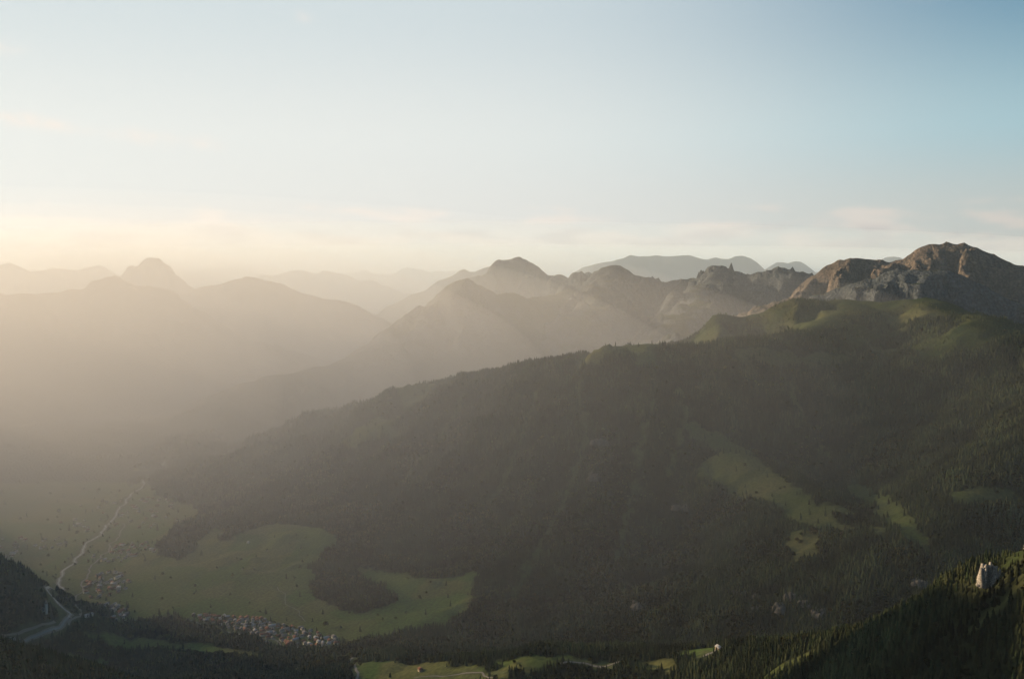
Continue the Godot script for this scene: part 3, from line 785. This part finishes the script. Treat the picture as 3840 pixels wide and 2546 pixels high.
func build_things() -> void:
	# river and roads
	var gravel := matt(lin(0.19, 0.175, 0.15))
	gravel.albedo_texture = grain(1, 0.7, 1.0, 40)
	gravel.uv1_triplanar = true
	gravel.uv1_world_triplanar = true
	gravel.uv1_scale = Vector3.ONE / 60.0
	var water := matt(lin(0.09, 0.11, 0.10), 0.35)
	water.metallic_specular = 0.5
	var road := matt(lin(0.14, 0.13, 0.115))
	tag(put(ribbon(LINES.river, 19.0, 0.5), "riverbank", gravel), "pale gravel banks along the valley river", "", "", "structure")
	tag(put(ribbon(LINES.river, 7.0, 0.9), "river", water), "narrow river winding through the valley meadows", "", "", "structure")
	var road_labels := {"road1": ["pale road along the river below the wooded hill", 9.0], "road2": ["village road climbing from the river to the near meadows", 7.0], "road3": ["straight road beside the river through the settlements", 7.0],
		"path": ["thin pale farm track across the big meadow", 3.0], "track4": ["pale track along the top of the round hillock", 5.0], "track6": ["pale farm track to the small sloping clearing", 8.0], "track3": ["curved track across the lowest meadow", 4.5]}
	for k in road_labels:
		tag(put(ribbon(LINES[k], road_labels[k][1], 0.7), "road", road), road_labels[k][0], "", "", "structure")

	# houses
	var wall_mats := [matt(lin(0.42, 0.40, 0.35)), matt(lin(0.18, 0.135, 0.095)), matt(lin(0.36, 0.30, 0.21))]
	var wall_words := ["white-walled", "brown timber", "cream-walled"]
	var roof_mats := [matt(lin(0.16, 0.075, 0.05)), matt(lin(0.14, 0.13, 0.125)), matt(lin(0.26, 0.255, 0.25), 0.7)]
	var roof_words := ["red-brown", "dark grey", "pale grey"]
	var sizes := [[5.2, 7.0, 6.0, 3.2], [6.2, 9.0, 6.6, 3.6], [4.4, 5.6, 5.2, 2.8], [7.2, 13.0, 7.0, 3.8]]
	var protos: Array = []
	for s in sizes:
		protos.append([wall_mesh(s[0], s[1], s[2], s[3]), roof_mesh(s[0], s[1], s[2], s[3])])
	rng.seed = 2024
	var taken: Array[Vector2] = []
	for q in SETTLEMENTS:
		var made := 0
		for attempt in 2000:
			if made >= q.count: break
			var a := rng.randf() * TAU
			var rr := sqrt(rng.randf())
			var off := Vector2(cos(a) * rr * q.rx, sin(a) * rr * q.rz).rotated(q.turn)
			var p := Vector2(q.x + off.x, q.z + off.y)
			var i := int((p.x - NEAR_X0) / MASK)
			var j := int((NEAR_Z0 - p.y) / MASK)
			if cover[j * MX + i] != 1: continue
			var free := true
			for t in taken:
				if t.distance_squared_to(p) < 19.0 * 19.0:
					free = false
					break
			if not free: continue
			taken.append(p)
			made += 1
			var wm: int = [0, 0, 0, 1, 1, 2][rng.randi() % 6]
			var rm: int = [0, 0, 1, 1, 2][rng.randi() % 5]
			var ps: int = [0, 0, 1, 1, 2, 3][rng.randi() % 6]
			var pr: Array = protos[ps]
			var o := base("house", Vector3(p.x, ground(p.x, p.y), p.y), q.turn + (PI / 2 if rng.randf() < 0.4 else 0.0) + rng.randf_range(-0.25, 0.25))
			put(pr[0], "wall", wall_mats[wm], o)
			put(pr[1], "roof", roof_mats[rm], o)
			tag(o, "%s%s house with %s roof %s" % [["", "large ", "small ", "long "][ps], wall_words[wm], roof_words[rm], q.where], "house", "houses " + q.where)
	for q in FARMS:
		var pr2 := [wall_mesh(q.w, q.l, q.h, q.g), roof_mesh(q.w, q.l, q.h, q.g)]
		var o := base(q.name, Vector3(q.x, ground(q.x, q.z), q.z), q.turn)
		put(pr2[0], "wall", wall_mats[q.wall], o)
		put(pr2[1], "roof", roof_mats[q.roof], o)
		if q.has("tower"):
			put(box_mesh(Vector3(7, 34, 7), Vector3(0, 14, q.l + 3.6)), "tower", wall_mats[0], o)
			var sp := put(spire_mesh(4.2, 0, 14), "spire", roof_mats[1], o)
			sp.position = Vector3(0, 31, q.l + 3.6)
		tag(o, q.label, q.category)

	# rock outcrops
	var stone := matt(lin(0.15, 0.135, 0.115), 1.0)
	stone.albedo_texture = grain(1, 0.45, 1.0, 50)
	stone.uv1_triplanar = true
	stone.uv1_world_triplanar = true
	stone.uv1_scale = Vector3.ONE / 30.0
	var lit_stone: StandardMaterial3D = stone.duplicate()
	lit_stone.albedo_color = lin(0.34, 0.315, 0.28)  # same limestone, lightened to put sunlight into the first two outcrops
	var at := 0
	for q in ROCKS:
		var o := put(crag(Vector3(q[2], q[3], q[2] * 0.8), 60 + at), "rock_outcrop", lit_stone if at < 2 else stone)
		o.position = Vector3(q[0], ground(q[0], q[1]) + q[4], q[1])
		o.rotation.y = at * 1.3
		tag(o, q[5], "rock", q[6])
		at += 1

	# single trees in the meadows
	var bark := matt(lin(0.05, 0.04, 0.03))
	var greens := [matt(lin(0.030, 0.044, 0.014), 1.0), matt(lin(0.042, 0.050, 0.018), 1.0), matt(lin(0.018, 0.027, 0.012), 1.0)]
	var crowns: Array = [scaled(leaf_ball(420, 91, 0.075), Vector3(15, 14, 15)), scaled(leaf_ball(420, 92, 0.075), Vector3(11, 11, 11)), scaled(cone_tree(8, 11, 93), Vector3(26, 21, 26))]
	var trunks := [trunk_mesh(8.5, 0.5), trunk_mesh(6.5, 0.4), trunk_mesh(8.0, 0.35)]
	for q in TREES:
		place_tree(q[0], q[1], q[2], q[3], q[4], crowns, trunks, greens, bark)
	rng.seed = 99
	for p in smooth_line(LINES.river, 55.0):
		if p.y < -6000.0 or p.x < -1750.0 and p.y > -3150.0 or rng.randf() < 0.25: continue
		var side := 20.0 + rng.randf() * 14.0
		var kind := rng.randi_range(0, 1)
		place_tree(p.x + (side if rng.randf() < 0.6 else -side), p.y + rng.randf_range(-20, 20), kind, ["tall broad", "small round"][kind] + " leafy tree standing on the river bank", "trees along the river", crowns, trunks, greens, bark)
	var dotted := 0
	while dotted < 46:
		var p := Vector2(rng.randf_range(-2300, -250), rng.randf_range(-5600, -3420))
		var i := int((p.x - NEAR_X0) / MASK)
		var j := int((NEAR_Z0 - p.y) / MASK)
		if cover[j * MX + i] != 1: continue
		dotted += 1
		taken.append(p)
		var kind: int = [0, 1, 1, 2][rng.randi() % 4]
		place_tree(p.x, p.y, kind, ["tall leafy tree", "small leafy tree", "dark spruce"][kind] + " standing alone on the open valley meadow", "single trees on the valley meadow", crowns, trunks, greens, bark)
	rng.seed = 515
	for q in SETTLEMENTS:
		var made := 0
		for attempt in 400:
			if made >= q.trees: break
			var a := rng.randf() * TAU
			var rr := sqrt(rng.randf()) * 1.12
			var off := Vector2(cos(a) * rr * q.rx, sin(a) * rr * q.rz).rotated(q.turn)
			var p := Vector2(q.x + off.x, q.z + off.y)
			var i := int((p.x - NEAR_X0) / MASK)
			var j := int((NEAR_Z0 - p.y) / MASK)
			if cover[j * MX + i] != 1: continue
			var free := true
			for t in taken:
				if t.distance_squared_to(p) < 12.0 * 12.0:
					free = false
					break
			if not free: continue
			taken.append(p)
			made += 1
			var kind: int = [0, 1, 1, 2][rng.randi() % 4]
			place_tree(p.x, p.y, kind, ["tall leafy tree", "small leafy tree", "dark spruce"][kind] + " " + q.where, "trees " + q.where, crowns, trunks, greens, bark)

func place_tree(x: float, z: float, kind: int, label: String, group: String, crowns: Array, trunks: Array, greens: Array, bark: Material) -> void:
	var o := base(["leafy_tree", "leafy_tree", "spruce_tree"][kind], Vector3(x, ground(x, z), z), x * 0.37)
	o.scale = Vector3.ONE * (0.85 + 0.3 * fposmod(x * 0.173 + z * 0.311, 1.0))
	put(trunks[kind], "trunk", bark, o)
	put(crowns[kind], "crown", greens[kind], o)
	tag(o, label, "tree", group)


# ---------------------------------------------------------------- sky
func ramp(stops: Array, e: float) -> Vector3:
	for i in stops.size() - 1:
		if e <= stops[i + 1][0]:
			var t := clampf((e - stops[i][0]) / (stops[i + 1][0] - stops[i][0]), 0.0, 1.0)
			t = t * t * (3.0 - 2.0 * t) * 0.5 + t * 0.5
			return (stops[i][1] as Vector3).lerp(stops[i + 1][1], t)
	return stops[-1][1]

func sky_picture() -> Image:
	var w := 512
	var h := 256
	var im := Image.create(w, h, false, Image.FORMAT_RGBF)
	var sun := Vector3(sin(deg_to_rad(SUN_AZIMUTH)) * cos(deg_to_rad(SUN_HEIGHT)), sin(deg_to_rad(SUN_HEIGHT)), -cos(deg_to_rad(SUN_AZIMUTH)) * cos(deg_to_rad(SUN_HEIGHT)))
	for j in h:
		var e := 90.0 - (j + 0.5) / h * 180.0
		var away := ramp(SKY_AWAY, e)
		var toward := ramp(SKY_TOWARD, e)
		for i in w:
			var az := (i + 0.5) / w * TAU + PI
			var d := Vector3(sin(az) * cos(deg_to_rad(e)), sin(deg_to_rad(e)), -cos(az) * cos(deg_to_rad(e)))
			var g := rad_to_deg(acos(clampf(d.dot(sun), -1.0, 1.0)))
			var k := 1.0 / (1.0 + exp((g - SKY_EDGE) / SKY_SOFT))
			var c := away.lerp(toward, k)
			im.set_pixel(i, j, Color(c.x, c.y, c.z))
	var twice := Image.create(2 * w, h, false, Image.FORMAT_RGBF)   # two turns, cut in the middle of the first, so that no seam shows
	twice.blit_rect(im, Rect2i(0, 0, w, h), Vector2i(0, 0))
	twice.blit_rect(im, Rect2i(0, 0, w, h), Vector2i(w, 0))
	twice.resize(6144, 1536, Image.INTERPOLATE_CUBIC)
	im = twice.get_region(Rect2i(1536, 0, 3072, 1536))
	w = 3072
	h = 1536
	# thin evening clouds: a bank along the horizon and scattered wisps above it
	var bank := FastNoiseLite.new()
	noise_set(bank, 21, 7.0, 6)
	var wisp := FastNoiseLite.new()
	noise_set(wisp, 8, 1.5, 4)
	for j in range(int(h * (90.0 - 20.0) / 180.0), h / 2):
		var e := 90.0 - (j + 0.5) / h * 180.0
		for i in w:
			var az := (i + 0.5) / w * 360.0
			if az > 180.0: az -= 360.0
			var a := 0.0
			var b := 0.0
			if e < 4.2:
				var n := bank.get_noise_2d(az, e * 5.0)
				a = smoothstep(-0.25, 0.5, n * 1.2 + 0.42 - absf(e - 1.4) * 0.28) * 0.7
				b = clampf(bank.get_noise_2d(az * 1.3 + 40.0, e * 6.5) * 2.4 - 0.12, 0.0, 1.0) * smoothstep(3.4, 2.2, e)
			if e > 2.5:
				for q in WISPS:
					var dx: float = (az - q[0]) / q[2]
					var dy: float = (e - q[1] + dx * q[4]) / q[3]
					var rr := dx * dx + dy * dy
					if rr < 4.0:
						a = maxf(a, clampf(exp(-rr * 1.2) * (0.75 + 1.1 * wisp.get_noise_2d(az * 1.2, e * 3.0)), 0.0, 1.0) * q[5])
			if a > 0.003 or b > 0.003:
				var c := im.get_pixel(i, j)
				var g := az - SUN_AZIMUTH
				var lum := 1.0 / (1.0 + exp((absf(g) - 84.0) / 12.0))
				var lit := Color(0.58, 0.50, 0.45).lerp(Color(0.93, 0.83, 0.75), lum)
				var dim := Color(0.30, 0.30, 0.33).lerp(Color(0.60, 0.55, 0.56), lum)
				c = c.lerp(lit, clampf(a, 0.0, 0.85))
				c = c.lerp(dim, clampf(b, 0.0, 0.45))
				im.set_pixel(i, j, c)
	return im

# ---------------------------------------------------------------- the scene
func _ready() -> void:
	var t0 := Time.get_ticks_msec()
	# camera
	var cam := Camera3D.new()
	cam.name = "camera"
	add_child(cam)
	cam.position = Vector3(0, 1250, 0)
	cam.rotation_degrees = Vector3(-3.312, 0, 0)
	cam.fov = 37.34
	cam.near = 1.0
	cam.far = 120000.0
	cam.current = true
	# sky, air, exposure
	var env := Environment.new()
	env.background_mode = Environment.BG_SKY
	var sky := Sky.new()
	var pano := PanoramaSkyMaterial.new()
	pano.panorama = ImageTexture.create_from_image(sky_picture())
	sky.sky_material = pano
	env.sky = sky
	env.tonemap_mode = Environment.TONE_MAPPER_LINEAR
	env.tonemap_exposure = 2.85
	env.background_energy_multiplier = 0.351
	env.volumetric_fog_enabled = true
	env.volumetric_fog_density = HAZE
	env.volumetric_fog_albedo = lin(0.68, 0.85, 1.0)
	env.volumetric_fog_anisotropy = 0.4
	env.sdfgi_enabled = true
	env.ssao_enabled = true
	env.ssil_enabled = true
	var we := WorldEnvironment.new()
	we.name = "environment"
	we.environment = env
	add_child(we)
	# evening sun, low on the left
	var sunlight := DirectionalLight3D.new()
	sunlight.name = "sun"
	add_child(sunlight)
	sunlight.rotation_degrees = Vector3(-SUN_HEIGHT, 180.0 - SUN_AZIMUTH, 0)
	sunlight.light_energy = SUN
	sunlight.light_color = Color(1.0, 0.872, 0.70)
	sunlight.light_angular_distance = 0.5
	sunlight.shadow_enabled = true
	print("sky ", Time.get_ticks_msec() - t0)

	noise_set(gully, 5, 520.0, 4, true)
	noise_set(rough, 9, 130.0, 4)
	noise_set(patchy, 12, 420.0, 4)
	noise_set(wob, 15, 300.0, 3)
	noise_set(crisp, 33, 260.0, 5, true)
	noise_set(parcels, 41, 150.0, 1)
	parcels.noise_type = FastNoiseLite.TYPE_CELLULAR
	parcels.cellular_return_type = FastNoiseLite.RETURN_CELL_VALUE
	prepare(RIDGES)
	prepare(RANGES)
	build_heights()
	build_cover()
	print("heights ", Time.get_ticks_msec() - t0)
	build_near()
	print("near ", Time.get_ticks_msec() - t0)
	far_earth = earth_material(260.0, 4)
	far_earth.albedo_texture = grain(1, 0.38, 1.0, 4)
	far_earth.heightmap_enabled = true
	far_earth.heightmap_texture = grain(1, 0.0, 1.0, 14)
	far_earth.heightmap_scale = 1600.0
	for r in RANGES:
		build_range(r, r.label)
	var plain := PlaneMesh.new()
	plain.size = Vector2(90000, 60000)
	var floor_ := put(plain, "ground", matt(lin(0.05, 0.06, 0.03)))
	floor_.position = Vector3(0, -14, -20000)
	tag(floor_, "hazy lowland between the distant mountain ranges", "", "", "structure")
	for q in BANKS:
		for k in q[4]:   # nested, so that a bank thins out towards its edge
			var bank := FogVolume.new()
			bank.name = numbered("haze_bank")
			bank.shape = RenderingServer.FOG_VOLUME_SHAPE_ELLIPSOID
			bank.position = q[0]
			bank.size = q[1] * Vector3(1.0 - 0.16 * k, 1.0 - 0.05 * k, 1.0 - 0.13 * k)
			var mist := FogMaterial.new()
			mist.density = q[2] * 2.0 * (k + 1.0) / (q[4] * (q[4] + 1.0))   # thin outside, denser within
			mist.albedo = q[5]
			bank.material = mist
			add_child(bank)
			tag(bank, q[3], "haze", "", "stuff")
	print("ranges ", Time.get_ticks_msec() - t0)
	build_forest()
	print("forest ", Time.get_ticks_msec() - t0)
	build_things()
	print("things ", Time.get_ticks_msec() - t0)
